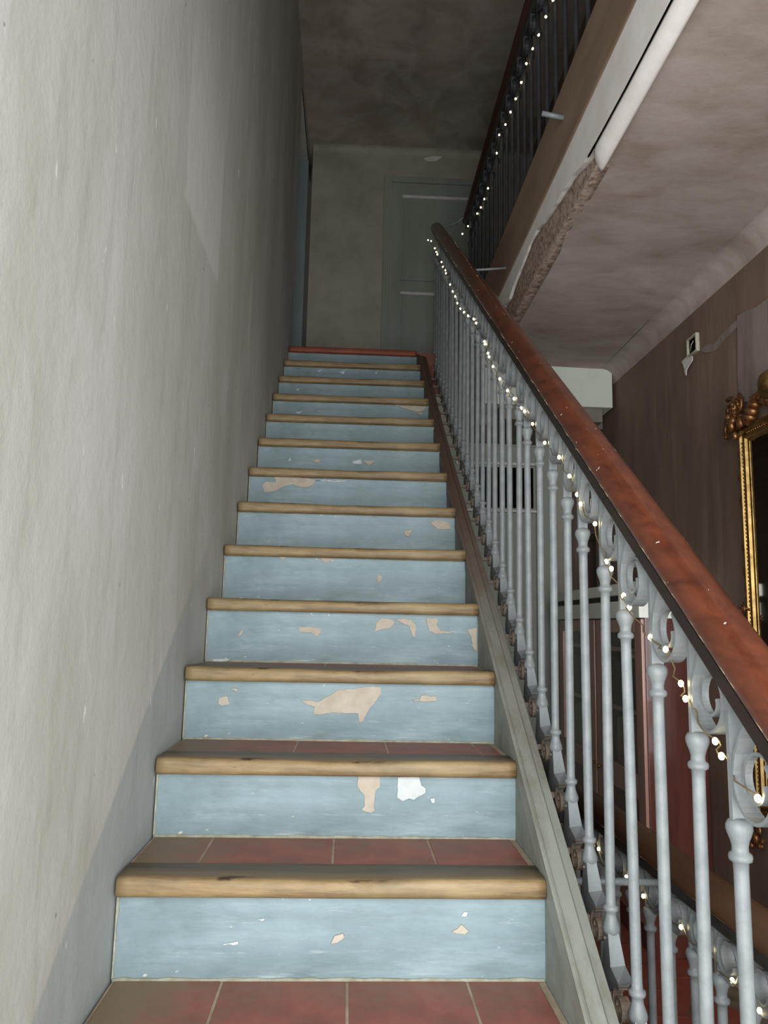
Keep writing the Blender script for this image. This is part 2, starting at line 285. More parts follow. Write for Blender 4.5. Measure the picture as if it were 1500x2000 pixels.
# ------------------------------------------------------------------ mesh helpers
WORLD = {}
class MB:
    def __init__(s): s.v = []; s.f = []; s.smooth = []
    def add(s, vs, fs, smooth=False):
        o = len(s.v); s.v += [tuple(v) for v in vs]; s.f += [tuple(i + o for i in f) for f in fs]; s.smooth += [smooth] * len(fs); return s
    def box(s, x0, x1, y0, y1, z0, z1):
        return s.add([(x, y, z) for z in (z0, z1) for y in (y0, y1) for x in (x0, x1)],
                     [(0, 2, 3, 1), (4, 5, 7, 6), (0, 1, 5, 4), (2, 6, 7, 3), (0, 4, 6, 2), (1, 3, 7, 5)])
    def bbox(s, x0, x1, y0, y1, z0, z1, b=.004):
        """box with chamfered edges"""
        bm = bmesh.new(); bmesh.ops.create_cube(bm, size=1)
        for v in bm.verts: v.co = Vector(((x0 + x1) / 2 + v.co.x * (x1 - x0), (y0 + y1) / 2 + v.co.y * (y1 - y0), (z0 + z1) / 2 + v.co.z * (z1 - z0)))
        b = min(b, .45 * min(x1 - x0, y1 - y0, z1 - z0))
        bmesh.ops.bevel(bm, geom=bm.edges[:], offset=b, segments=2, affect='EDGES', profile=.6)
        bm.verts.index_update(); s.add([v.co[:] for v in bm.verts], [[v.index for v in f.verts] for f in bm.faces]); bm.free(); return s
    def sweep(s, path, prof, closed=True, smooth=False, caps=True):
        """prof: function i -> list of 3D points; rings joined along path index"""
        rings = [prof(p) for p in path]; n = len(rings[0]); vs = [q for r in rings for q in r]; fs = []
        m = n if closed else n - 1
        for i in range(len(rings) - 1):
            for j in range(m):
                a = i * n + j; b = i * n + (j + 1) % n
                fs.append((a, b, b + n, a + n))
        s.add(vs, fs, smooth)
        if caps and closed:
            o = len(s.v) - len(vs)
            s.f.append(tuple(o + j for j in reversed(range(n)))); s.f.append(tuple(o + (len(rings) - 1) * n + j for j in range(n))); s.smooth += [False] * 2
        return s
    def lathe(s, prof, cx=0, cy=0, n=14):
        return s.sweep(prof, lambda p: [(cx + p[0] * math.cos(2 * math.pi * j / n), cy + p[0] * math.sin(2 * math.pi * j / n), p[1]) for j in range(n)], smooth=True)
    def tube(s, pts, r, n=6):
        pts = [Vector(p) for p in pts]; rings = []
        for i, p in enumerate(pts):
            t = (pts[min(i + 1, len(pts) - 1)] - pts[max(i - 1, 0)]).normalized()
            a = t.orthogonal().normalized() if abs(t.x) > .9 else t.cross(Vector((1, 0, 0))).normalized()
            b = t.cross(a); rings.append([p + (a * math.cos(2 * math.pi * j / n) + b * math.sin(2 * math.pi * j / n)) * r for j in range(n)])
        return s.sweep(range(len(pts)), lambda i: rings[i], smooth=True)
    def ribbon(s, pts, x0, x1, th):
        """flat bar following (y, z) points, width x0..x1, thickness th(i)"""
        n = len(pts); rings = []
        for i, (y, z) in enumerate(pts):
            a = Vector(pts[max(i - 1, 0)]); b = Vector(pts[min(i + 1, n - 1)]); t = (b - a).normalized(); nn = Vector((-t.y, t.x)) * th / 2
            rings.append([(x0, y + nn.x, z + nn.y), (x1, y + nn.x, z + nn.y), (x1, y - nn.x, z - nn.y), (x0, y - nn.x, z - nn.y)])
        return s.sweep(range(n), lambda i: rings[i])
    def prism(s, poly, axis, a0, a1):
        """2D polygon extruded along axis 'x' (poly is (y,z)), 'y' (poly is (x,z)) or 'z'"""
        mk = {'x': lambda p, a: (a, p[0], p[1]), 'y': lambda p, a: (p[0], a, p[1]), 'z': lambda p, a: (p[0], p[1], a)}[axis]
        n = len(poly); vs = [mk(p, a0) for p in poly] + [mk(p, a1) for p in poly]
        return s.add(vs, [tuple(range(n)), tuple(range(2 * n - 1, n - 1, -1))] + [(i, i + n, (i + 1) % n + n, (i + 1) % n) for i in range(n)])
    def ball(s, c, r, sub=1, sc=(1, 1, 1)):
        bm = bmesh.new(); bmesh.ops.create_icosphere(bm, subdivisions=sub, radius=r); bm.verts.index_update()
        s.add([(c[0] + v.co.x * sc[0], c[1] + v.co.y * sc[1], c[2] + v.co.z * sc[2]) for v in bm.verts], [[v.index for v in f.verts] for f in bm.faces], True); bm.free(); return s
    def mesh(s, name, off=(0, 0, 0)):
        me = bpy.data.meshes.new(name)
        me.from_pydata([(v[0] - off[0], v[1] - off[1], v[2] - off[2]) for v in s.v], [], s.f); me.update()
        bm = bmesh.new(); bm.from_mesh(me); bmesh.ops.recalc_face_normals(bm, faces=bm.faces[:]); bm.to_mesh(me); bm.free()
        me.polygons.foreach_set('use_smooth', s.smooth); return me
    def build(s, name, m, parent=None, at=None):
        """at: world position of the object's origin (default: the parent's origin)"""
        pw = WORLD.get(parent.name, Vector((0, 0, 0))) if parent else Vector((0, 0, 0))
        at = Vector(at) if at is not None else pw
        return place(name, s.mesh(name, at), m, parent, at)
def place(name, me, m, parent, at):
    if m and not me.materials: me.materials.append(MATS[m])
    o = bpy.data.objects.new(name, me); C.objects.link(o)
    pw = WORLD.get(parent.name, Vector((0, 0, 0))) if parent else Vector((0, 0, 0))
    o.parent = parent; o.location = Vector(at) - pw; WORLD[o.name] = Vector(at); return o
def tag(o, label, cat, group=None, kind=None):
    o['label'] = label; o['category'] = cat
    if group: o['group'] = group
    if kind: o['kind'] = kind
    return o
def thing(name, loc, label, cat, group=None, kind=None):
    o = bpy.data.objects.new(name, None); C.objects.link(o); o.location = loc; o.empty_display_size = .1; WORLD[o.name] = Vector(loc)
    return tag(o, label, cat, group, kind)
def struct(name, mb, m, label, cat): return tag(mb.build(name, m), label, cat, kind='structure')

# ------------------------------------------------------------------ the shell
DL0, DLT = 3.38, 4.46                                # doorway in the left wall at the landing
def wall_sheet(mb, y0, y1, z0, z1):
    ny = max(2, int((y1 - y0) / .085)); nz = max(2, int((z1 - z0) / .085)); m = ny + 1
    vs = [(.004 * noise.noise(Vector((0, y * 1.1, z * .8))) - .004, y, z) for z in [z0 + i * (z1 - z0) / nz for i in range(nz + 1)] for y in [y0 + i * (y1 - y0) / ny for i in range(ny + 1)]]
    mb.add(vs, [(b * m + a, b * m + a + 1, (b + 1) * m + a + 1, (b + 1) * m + a) for b in range(nz) for a in range(ny)], True)
    mb.box(-.16, -.012, y0, y1, z0, z1)
def grid_wall_left():
    mb = MB(); wall_sheet(mb, YW, DL0, ZF, ZU); wall_sheet(mb, DL0, YB + .35, DLT, ZU)
    return mb
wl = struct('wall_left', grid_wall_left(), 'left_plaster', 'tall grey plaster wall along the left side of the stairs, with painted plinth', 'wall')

fl = struct('floor', MB().box(XH, XR + .2, YF, -1.0, ZF - .12, ZF - .004).box(.90, XR + .2, -1.0, 3.2, ZF - .12, ZK - .004), 'tread_grime', 'red tiled lower floor seen through the balusters at bottom right', 'floor')
hexr = .105; hx = MB()
hx.prism([(hexr * .965 * math.cos(math.pi / 3 * i), hexr * .965 * math.sin(math.pi / 3 * i)) for i in range(6)], 'z', -.012, 0)
hm = hx.mesh('tile')
row = 0; y = -.6
while y < 3.05:
    x = 1.02 + (hexr * math.sqrt(3) / 2 * 0 + (row % 2) * hexr * 1.5)
    while x < XR + .05:
        if x < XR - .09: place('tile', hm, 'floor_terracotta', fl, (x, y, ZK + random.uniform(-.001, .001)))
        x += hexr * 3
    y += hexr * math.sqrt(3) / 2; row += 1

wr = MB()
D0, D1, DT = 2.78, 3.18, 1.22                        # doorway in the right wall
wr.box(XR, XR + .14, YF, D0, ZF, ZU).box(XR, XR + .14, D1, YB + .35, ZF, ZU).box(XR, XR + .14, D0, D1, DT, ZU)
wr = struct('wall_right', wr, 'right_wall_plaster', 'dark brown worn plaster wall on the right under the gallery', 'wall')
LAYER = [(1.40, 1.79), (1.379, 1.816), (1.321, 1.814), (1.271, 1.797), (1.215, 1.811), (1.154, 1.818), (1.09, 1.820), (1.083, 1.834), (1.021, 1.829), (.953, 1.813), (.886, 1.812), (.4, 1.85), (-.4, 1.86), (-.4, 1.45), (.8, 1.45), (1.09, 1.50), (1.10, 1.60), (1.092, 1.70), (1.10, 1.78), (1.20, 1.785), (1.30, 1.77)]
MB().prism(LAYER[9:18] + [(1.083, 1.834), (1.021, 1.829)], 'x', XR - .007, XR + .01).build('plaster_layer', 'right_wall_layer', wr)
MB().prism([(1.379, 1.816), (1.36, 1.821), (1.321, 1.816), (1.29, 1.803), (1.271, 1.799), (1.245, 1.807), (1.215, 1.813), (1.154, 1.820), (1.09, 1.824), (1.075, 1.80), (1.15, 1.79), (1.22, 1.782), (1.28, 1.77), (1.34, 1.785), (1.379, 1.805)], 'x', XR - .004, XR + .01).build('plaster_layer', 'right_wall_layer', wr)
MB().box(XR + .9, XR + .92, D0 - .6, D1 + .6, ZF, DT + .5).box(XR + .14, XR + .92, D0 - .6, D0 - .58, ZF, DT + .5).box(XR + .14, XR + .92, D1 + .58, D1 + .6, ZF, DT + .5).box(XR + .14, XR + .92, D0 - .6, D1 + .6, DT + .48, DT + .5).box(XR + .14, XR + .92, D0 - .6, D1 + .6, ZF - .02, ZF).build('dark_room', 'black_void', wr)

# back wall of the landing stands off the left wall by a dark slot
wb = MB().box(.028, XR, YB, YB + .12, ZL - .3, ZU).box(-.56, XR, YB + .33, YB + .37, ZL - .3, ZU)
wb = struct('wall_back', wb, 'back_wall_plaster', 'shadowy plaster wall at the back of the upper landing', 'wall')
MB().sweep(range(7), lambda i: [(x, YB - .05 * (1 - math.cos(math.pi / 2 * i / 6)), ZU - .05 + .05 * math.sin(math.pi / 2 * i / 6)) for x in (.028, XR)] , closed=False, smooth=True).build('cornice', 'back_wall_plaster', wb)
MB().prism([(1.03 + .07 * math.cos(a) * (1 + .25 * math.sin(3 * a)), 4.535 + .022 * math.sin(a) + .012 * math.cos(a)) for a in [i * math.pi / 8 for i in range(16)]], 'y', YB - .004, YB + .01).build('filler_patch', 'paper_white', wb)
struct('ceiling_upper', MB().box(XH, XR + .14, YF, YB + .4, ZU, ZU + .1), 'upper_ceiling_plaster', 'stained brown plaster ceiling above the upper landing', 'ceiling')
struct('floor_landing', MB().box(0, XR, 12 * G + .02, YB + .35, ZL - .30, ZL - .002), 'terracotta', 'upper landing floor at the top of the flight', 'floor')

# corridor ceiling = underside of the gallery
NX, NY = 26, 80
def ceil_z(x, y): return ZC + .006 * noise.noise(Vector((x * 3, y * 2, 0)))
cm = MB(); xs = [XG + .026 + i * (XR - .075 - XG - .026) / NX for i in range(NX + 1)]; ys = [YF + i * (2.44 - YF) / NY for i in range(NY + 1)]
cm.add([(x, y, ceil_z(x, y)) for y in ys for x in xs], [(j * (NX + 1) + i, j * (NX + 1) + i + 1, (j + 1) * (NX + 1) + i + 1, (j + 1) * (NX + 1) + i) for j in range(NY) for i in range(NX)], True)
# coved join to the right wall
cm.sweep(range(8), lambda i: [(XR - .075 * (1 - math.sin(math.pi / 2 * i / 7)), y, ZC - .075 * (1 - math.cos(math.pi / 2 * i / 7))) for y in (YF, 2.44)], closed=False, smooth=True)
cm.box(XG + .05, XR, YF, 12 * G + .02, ZC + .02, ZL + .04)
ce = struct('ceiling', cm, 'corridor_ceiling', 'stained plaster ceiling under the gallery at upper right', 'ceiling')

t1 = MB(); t1.bbox(XG, XG + .05, YF, 12 * G + .02, 2.282, 2.55, .008)
struct('trim_1', t1, 'brown_fascia_paint', 'brown painted wooden edge board of the gallery floor', 'trim')
def ragged(y, lo, hi): return lo + (hi - lo) * (.5 + .5 * noise.noise(Vector((y * 9, 3.3, 0)))) 
CRK = [(-2.8, 2.10), (-.5, 2.102), (0, 2.103), (.25, 2.104), (.46, 2.110), (.60, 2.118), (.66, 2.13), (.75, 2.155), (.9, 2.17), (1.05, 2.19), (1.2, 2.215), (1.314, 2.226), (1.42, 2.212), (1.6, 2.20), (1.75, 2.17), (1.9, 2.185), (2.2, 2.19), (3.1, 2.2)]
def crk(y):
    for (a, b), (c, d) in zip(CRK, CRK[1:]):
        if y <= c: return b + (d - b) * (y - a) / (c - a)
    return CRK[-1][1]
yy = [YF + .04 * i for i in range(int((12 * G - YF) / .04) + 1)]
t2 = MB(); t2.sweep(yy, lambda y: [(XG + .006, y, 2.30), (XG + .05, y, 2.30), (XG + .05, y, crk(y)), (XG + .006, y, crk(y) + (.003 if y < .55 else .012) * noise.noise(Vector((y * 11, 0, 5))))])
struct('trim_2', t2, 'white_edge_paint', 'white painted plaster edge under the brown gallery board', 'trim')
# rounded plaster bead, broken off further back
yb = [y for y in yy if y < .52] + [.53, .56, .585]
def bead(y):
    k = 1 if y < .5 else max(.12, math.sqrt(max(0, 1 - ((y - .5) / .088) ** 2)))
    zt = crk(y) - .007; P = []
    for q in range(9):
        a = q / 8 * math.pi / 2; x = XG + .007 + .040 * (1 - math.cos(a)); z = zt + (ZC - .020 - zt) * math.sin(a)
        P.append((XG + .047 + (x - XG - .047) * k, y, ZC + .004 + (z - ZC - .004) * (1 if k > .9 else .8 + .2 * k)))
    return P + [(XG + .06, y, ZC + .02), (XG + .045, y, zt)]
t3 = struct('trim_3', MB().sweep(yb, bead, smooth=True), 'white_edge_paint', 'cracked plaster bead along the ceiling edge, broken off at its end', 'trim')
MB().sweep(yb, lambda y: [(XG + .0052, y, crk(y) + .0012 + .002 * noise.noise(Vector((y * 23, 1, 5)))), (XG + .012, y, crk(y)), (XG + .0052, y, crk(y) - .0062 + .002 * noise.noise(Vector((y * 19, 6, 5))))]).build('crack', 'black_void', t3)
yl = [.57 + .015 * i for i in range(int((2.44 - .57) / .015))]
lm = MB(); lm.sweep(yl, lambda y: [(XG + .012 + (.002 if z > ZC + .02 else 0) * noise.fractal(Vector((y * 6, z * 15, 2)), .9, 2.1, 4) + (2.24 - z) * .10, y, z + (.004 * noise.noise(Vector((y * 25, z, 9))))) for z in [crk(y) - .005 - (crk(y) - .005 - ZC + .002) * q / 6 for q in range(7)]] + [(XG + .07, y, ZC), (XG + .07, y, crk(y))], smooth=True)
struct('trim_4', lm, 'bare_lath', 'bare brown lath and rough plaster where the edge bead has fallen away', 'trim')

bmk = MB(); rr = .03; xr_ = XR - .018
bmk.prism([(XG + .0, 1.862), (xr_, 1.862)] + [(xr_ - rr + rr * math.cos(a), 2.105 - rr + rr * math.sin(a)) for a in [i * math.pi / 12 for i in range(7)]] + [(XG + .0, 2.105)], 'y', 2.40, 2.62)
bo = struct('trim_5', bmk, 'beam_paint', 'pale grey painted beam end under the ceiling behind the handrail', 'beam')
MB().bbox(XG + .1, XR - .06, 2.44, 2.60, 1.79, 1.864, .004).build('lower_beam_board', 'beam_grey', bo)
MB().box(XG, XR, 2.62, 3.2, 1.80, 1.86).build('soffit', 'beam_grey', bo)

# end of the lower corridor: green-grey panelled door beside the dark doorway
YE = 3.0
we = MB().box(.90, 1.68, YE + .06, YE + .16, ZF, 2.1).box(1.68, XR, YE + .3, YE + .4, ZF, 2.1)
struct('wall_end', we, 'back_wall_plaster', 'wall closing the lower corridor behind the balusters', 'wall')
d3 = thing('door_1', (1.3, YE + .06, ZF), 'green-grey panelled door at the end of the lower corridor, seen between balusters', 'door', kind='structure')
MB().bbox(.95, 1.56, YE + .02, YE + .058, ZF, 1.78, .004).build('door_leaf', 'grey_door_paint', d3)
MB().bbox(1.57, 1.665, YE - .01, YE + .058, ZF, 1.80, .008).build('door_casing', 'grey_door_paint', d3)
for z0, z1 in ((1.42, 1.66), (.52, 1.36)):
    p = MB().bbox(1.04, 1.50, YE + .006, YE + .02, z0, z1, .004).build('door_panel', 'grey_door_paint', d3)
MB().bbox(1.06, 1.62, YE - .006, YE + .018, 1.655, 1.672, .003).build('panel_moulding', 'paper_white', d3)  # both mouldings coloured white for the light their edges catch
MB().bbox(1.06, 1.56, YE - .006, YE + .018, 1.362, 1.378, .003).build('panel_moulding', 'paper_white', d3)
MB().bbox(1.16, 1.54, YE - .002, YE + .012, 1.39, 1.64, .003).build('dark_pane', 'black_void', d3)

# landing door on the back wall, and the painted cupboard door in the left wall
d1 = thing('door_2', (1.0, YB, ZL), 'grey-green panelled door in the back wall of the upper landing', 'door', kind='structure')
for (x0, x1, z0, z1) in ((.625, .69, ZL, 4.355), (1.44, 1.505, ZL, 4.355), (.69, 1.44, 4.305, 4.355)):
    MB().bbox(x0, x1, YB - .018, YB + .01, z0, z1, .004).build('architrave', 'grey_door_paint', d1)
MB().bbox(.70, 1.43, YB - .008, YB + .01, ZL, 4.297, .003).build('door_leaf', 'grey_door_paint', d1)
for z0, z1 in ((3.47, 4.165), (2.55, 3.32)):
    MB().bbox(.79, 1.34, YB - .014, YB - .004, z0, z1, .008).build('door_panel', 'grey_door_paint', d1)
    MB().bbox(.775, 1.355, YB - .026, YB - .008, z1 - .002, z1 + .022, .005).build('panel_moulding', 'paper_white', d1)  # white colour paints in light caught by the panel edge
MB().bbox(.775, 1.355, YB - .024, YB - .008, 3.44, 3.468, .005).build('panel_moulding', 'grey_door_paint', d1)
MB().lathe([(.012, 3.36), (.02, 3.37), (.02, 3.39), (.012, 3.40)], 1.39, YB - .035, 10).build('knob', 'dark_iron', d1)
d2 = thing('door_3', (-.15, YB - .02, ZL), 'narrow strip of pale blue-grey door seen past the end of the left wall', 'door', kind='structure')
MB().bbox(-.42, -.004, YB - .02, YB + .02, ZL, DLT, .003).build('door_leaf', 'blue_door_paint', d2)
MB().bbox(-.36, -.10, YB - .028, YB - .018, ZL + .25, 3.35, .004).build('door_panel', 'blue_door_paint', d2)
MB().bbox(-.36, -.10, YB - .028, YB - .018, 3.47, 4.32, .004).build('door_panel', 'blue_door_paint', d2)
struct('wall_recess', MB().box(-.56, -.42, DL0, YB + .35, ZL, ZU).box(-.42, -.16, DL0 - .12, DL0, ZL, ZU).box(-.42, -.16, DL0, YB + .35, DLT, DLT + .1).box(-.42, 0, DL0, YB + .35, ZL - .1, ZL - .002), 'back_wall_plaster', 'side of the doorway recess left of the upper landing', 'wall')

# entrance side, behind the photographer
wf = MB().box(XH, XR + .14, YF - .14, YF, ZF, -.56).box(XH, XR + .14, YF - .14, YF, 2.00, ZU).box(XH, -1.2, YF - .14, YF, -.56, 2.00).box(1.76, XR + .14, YF - .14, YF, -.56, 2.00)
struct('wall_front', wf, 'front_wall_plaster', 'wall with the entrance window behind the viewpoint', 'wall')
struct('wall_hall_added', MB().box(XH - .14, XH, YF - .14, YW + .14, ZF, ZU).box(XH, -.16, YW, YW + .14, ZF, ZU), 'front_wall_plaster', 'added unseen hall wall left of the viewpoint', 'wall')  # unseen hall, widened leftwards so daylight reaches the gallery edge
w1 = thing('window_1', (.25, YF - .07, -.56), 'wide entrance window behind the viewpoint', 'window', kind='structure')
for x0, x1, z0, z1 in ((-1.2, -1.13, -.56, 2.0), (1.69, 1.76, -.56, 2.0), (.245, .315, -.56, 2.0), (-1.2, 1.76, -.56, -.49), (-1.2, 1.76, 1.93, 2.0), (-1.2, 1.76, .95, 1.0)):
    MB().bbox(x0, x1, YF - .10, YF - .04, z0, z1, .006).build('window_frame', 'grey_door_paint', w1)

# ------------------------------------------------------------------ the flight of stairs
st = thing('staircase', (W / 2, -4 * G, ZF), 'straight flight of blue painted steps with worn wooden nosings', 'staircase')
core = [(-4 * G + .02, ZF)]
for k in range(-3, 14): core += [((k - 1) * G + .02, (k - 1) * H - .014), ((k - 1) * G + .02, k * H - .042)]
core += [(12 * G + .1, 13 * H - .042), (12 * G + .1, 12 * H - .35), (-2 * G, ZF)]
MB().prism(core, 'x', .001, W - .001).build('masonry_core', 'stair_core_masonry', st)
risers = {}
for k in range(-3, 14):
    y0 = (k - 1) * G; zt, zb = lev(k), lev(k - 1)
    mb = MB(); n = 24
    fr = [(i * W / n, y0 + .0025 * noise.noise(Vector((i * .3, k * 3.1, 0))), z) for z in (zb - .004, (zb + zt) / 2, zt - .012) for i in range(n + 1)]
    bk = [(i * W / n, y0 + .021, z) for z in (zb - .004, (zb + zt) / 2, zt - .012) for i in range(n + 1)]
    q = [(j * (n + 1) + i, j * (n + 1) + i + 1, (j + 1) * (n + 1) + i + 1, (j + 1) * (n + 1) + i) for j in range(2) for i in range(n)]
    mb.add(fr, q); mb.add(bk, q); mb.box(.0, W, y0 + .004, y0 + .02, zb - .004, zt - .012)
    risers[k] = mb.build('riser', 'blue_riser_paint', st, at=(0, y0, zb))
    if k > -3:
        x = .004
        while x < W - .02:                                   # ragged line of older paint under the nosing
            ln = random.uniform(.03, .16); x1 = min(W - .004, x + ln)
            pts = [(x + (x1 - x) * a / 8, zt - NTH + .002 - random.uniform(.001, .0055)) for a in range(9)]
            if random.random() < .72:
                MB().prism([(x1, zt - NTH + .003), (x, zt - NTH + .003)] + pts, 'y', y0 - .0036, y0 + .004).build('old_paint', 'old_paint_line', risers[k], at=(x, y0, zt - NTH))
            x = x1 + random.uniform(.0, .04)
        pts = [(.001 + random.uniform(.0015, .005), zb + .004 + (zt - NTH - zb - .004) * a / 14) for a in range(15)]
        MB().prism([(.0, zt - NTH), (.0, zb + .002)] + pts, 'y', y0 - .0034, y0 + .004).build('old_paint', 'old_paint_line', risers[k], at=(0, y0, zb))
        pts = [(W - .003 - (W - .006) * a / 40, zb + random.uniform(.002, .005)) for a in range(41)]
        MB().prism([(.003, zb - .002), (W - .003, zb - .002)] + pts, 'y', y0 - .0034, y0 + .004).build('old_paint', 'old_paint_line', risers[k], at=(0, y0, zb))
    # rounded wooden nosing
    mb = MB(); nt = NTH; yf = y0 - NOSE; dep = .092
    def prof(x, yf=yf, zt=zt, k=k):
        w1_ = .0022 * noise.noise(Vector((x * 5, k * 7.3, 0))); w2_ = .0022 * noise.noise(Vector((x * 6, k * 5.1, 4))) - (.0035 * math.exp(-((x - .42) / .22) ** 2) if k < 13 else 0)
        pts = [(yf + dep, zt - nt), (yf + dep, zt)]
        r1 = .014
        for a in range(6): pts.append((yf + r1 - r1 * math.sin(a / 5 * math.pi / 2) + w1_, zt - r1 + r1 * math.cos(a / 5 * math.pi / 2) + w2_))
        r2 = .012
        for a in range(6): pts.append((yf + r2 - r2 * math.cos(a / 5 * math.pi / 2) + w1_, zt - nt + r2 - r2 * math.sin(a / 5 * math.pi / 2)))
        return [(x, p[0], p[1]) for p in pts]
    mb.sweep([.003 + i * (W - .006) / 40 for i in range(41)], prof, smooth=True)
    mb.build('nosing', 'worn_oak' if k < 13 else 'red_landing_edge', st, at=(0, y0, zt))
    if k < 13:
        yt0, yt1 = yf + dep + .004, k * G + .002
        xs_ = {0: [.003, .205, .44, .668], 1: [.003, .135, .405, .617], 2: [.003, .30, .53, .76]}.get(k, [.003, .12 + .05 * (k % 3), .36 + .05 * (k % 3), .60 + .05 * (k % 3)]) + [W - .012]
        for a, b in zip(xs_, xs_[1:]):
            MB().bbox(a + .0025, b - .0025, yt0, yt1, zt - .02, zt - .001 + random.uniform(-.001, .0005), .003).build('tile', 'terracotta', st, at=(a, yt0, zt - .02))
        MB().box(.001, W - .001, yf + dep - .01, yt1, zt - .03, zt - .0035).build('mortar_bed', 'mortar', st, at=(0, yt0, zt - .03))

def jag(poly, amp=.0016, seed=0):
    out = []; n = len(poly)
    for i in range(n):
        a = Vector(poly[i]); b = Vector(poly[(i + 1) % n]); m = max(1, int((b - a).length / .008)); d = (b - a); nn = Vector((-d.y, d.x)).normalized() if d.length > 0 else Vector((0, 0))
        for j in range(m):
            p = a + d * j / m
            out.append(tuple(p + nn * (random.uniform(-amp, amp) if j else 0)))
    return out
for k, c, poly in PATCHES:
    y0 = (k - 1) * G; zb = lev(k - 1)
    pts = [(x, min(z, H - NTH + .004) + zb) for x, z in jag(poly)]
    MB().prism(pts, 'y', y0 - .0042, y0 + .004).build('bare_patch', 'white_filler' if c else 'bare_plaster', risers[k], at=(pts[0][0], y0, pts[0][1]))

# string on the right of the steps
SC = [(-1.16, .255), (-.8, .248), (-.27, .236), (.3, .212), (.7, .195), (1.1, .180), (1.6, .158), (2.1, .146), (2.7, .152), (3.1, .172), (3.2, .13)]
def sc(y):
    for (a, b), (c, d) in zip(SC, SC[1:]):
        if y <= c: return b + (d - b) * (y - a) / (c - a)
    return SC[-1][1]
ysn = [-1.16 + .06 * i for i in range(73)]
def zs_(y): return y * SL + sc(y)
MB().sweep(ysn, lambda y: [(W, y, zs_(y) - .04), (W + .045, y, zs_(y) - .04), (W + .045, y, max(ZF, zs_(y) - .5)), (W, y, max(ZF, zs_(y) - .5))]).build('string', 'string_face', st)
cap = MB(); cap.sweep(ysn, lambda y: [(W - .002, y, zs_(y) - .014), (W - .003, y, zs_(y) - .004), (W + .001, y, zs_(y)), (W + .006, y, zs_(y) - .002), (W + .008, y, zs_(y) - .007), (W + .034, y, zs_(y) - .008), (W + .0355, y, zs_(y) - .016), (W + .038, y, zs_(y) - .012), (W + .056, y, zs_(y) - .018), (W + .058, y, zs_(y) - .06), (W - .002, y, zs_(y) - .06)])
cap.build('string_capping', 'string_paint', st)
led = MB(); led.sweep([-1.16 + .03 * i for i in range(145)], lambda y: [(W + .02, y, zs_(y) - .05), (W + .058, y, zs_(y) - .034 + .006 * noise.noise(Vector((y * 21, 5, 0)))), (W + .072 + .006 * noise.noise(Vector((y * 17, 0, 0))), y, zs_(y) - .085 + .012 * noise.noise(Vector((y * 13, 2, 0)))), (W + .090 + .006 * noise.noise(Vector((y * 15, 7, 0))), y, zs_(y) - .16), (W + .092, y, max(ZF, zs_(y) - .52)), (W + .02, y, max(ZF, zs_(y) - .52))])
led.build('outer_ledge', 'rough_brown_ledge', st)
wu = MB().prism([(-1.04, ZF), (3.06, ZF), (3.06, 2.05), (2.0, 1.10), (-.86, ZF + .10), (-1.04, ZF + .08)], 'x', W + .022, W + .07)
wu.build('spandrel', 'right_wall_plaster', st)

# ------------------------------------------------------------------ balusters
XB = .94
def spiral(cx, cz, r0, r1, a0, a1, n):
    return [(cx + (r0 + (r1 - r0) * i / n) * math.cos(a0 + (a1 - a0) * i / n), cz + (r0 + (r1 - r0) * i / n) * math.sin(a0 + (a1 - a0) * i / n)) for i in range(n + 1)]
TOPB = [(.0094, -.048), (.0100, -.036), (.0142, -.034), (.0150, -.030), (.0142, -.026), (.0104, -.023), (.0102, -.017), (.0118, -.010), (.0150, -.002), (.0168, .004), (.0166, .010), (.0140, .015), (.009, .018)]
SHAFT = [(r, .132 - z) for r, z in reversed(TOPB)] + [(.0096, .45)] + [(r, .800 + z) for r, z in TOPB]
shaft_m = MB().lathe(SHAFT).mesh('baluster'); shaft_m.materials.append(MATS['white_iron_paint'])
bar_m = MB().sweep([(.812, .0105), (.84, .0098), (.90, .0095), (.99, .0095)], lambda p: [(-.010, -.0045, p[0]), (.010, -.0045, p[0]), (.010, .0045, p[0]), (-.010, .0045, p[0])]).mesh('top_bar'); bar_m.materials.append(MATS['white_iron_paint'])
scr = [(-.050, .942), (-.032, .924), (-.018, .902)] + spiral(-.058, .870, .047, .043, math.radians(12), math.radians(12 - 235), 20)
scr2 = spiral(-.058, .870, .043, .013, math.radians(12 - 228), math.radians(12 - 560), 26)
scroll_m = MB().ribbon(scr, -.0115, .0115, .0045).ribbon(scr2, -.0045, .0055, .0045).mesh('scroll')
scroll_m.materials.append(MATS['white_iron_paint'])
ft = MB()
ft.add([(-.010, .008, .126), (.010, .008, .126), (.010, -.010, .126), (-.010, -.010, .126),
        (-.014, .014, .060), (.014, .014, .060), (.012, -.040, .075), (-.014, -.034, .070),
        (-.015, .012, .036), (.014, .010, .036), (.010, -.082, .066), (-.012, -.070, .056),
        (-.010, -.004, .014), (.010, -.004, .014), (.006, -.062, .044), (-.008, -.056, .040)],
       [(0, 1, 2, 3)] + [(a + i, a + (i + 1) % 4, a + 4 + (i + 1) % 4, a + 4 + i) for a in (0, 4, 8) for i in range(4)] + [(15, 14, 13, 12)])
foot_m = ft.mesh('foot_leaf'); foot_m.materials.append(MATS['white_iron_paint'])
fs = [(-.02, .034), (-.045, .052)] + spiral(-.064, .016, .033, .010, math.radians(100), math.radians(100 - 470), 26)
fscroll_m = MB().ribbon(fs, -.012, .006, .005).mesh('foot_scroll'); fscroll_m.materials.append(MATS['rusty_iron_paint'])
pin_m = MB().bbox(-.075, .006, -.030, -.016, .012, .026, .003).ball((-.052, -.023, .019), .014, 1).mesh('fixing_pin'); pin_m.materials.append(MATS['rusty_iron_paint'])
riv_m = MB().ball((-.012, .001, .108), .0035, 1).mesh('rivet'); riv_m.materials.append(MATS['rusty_iron_paint'])

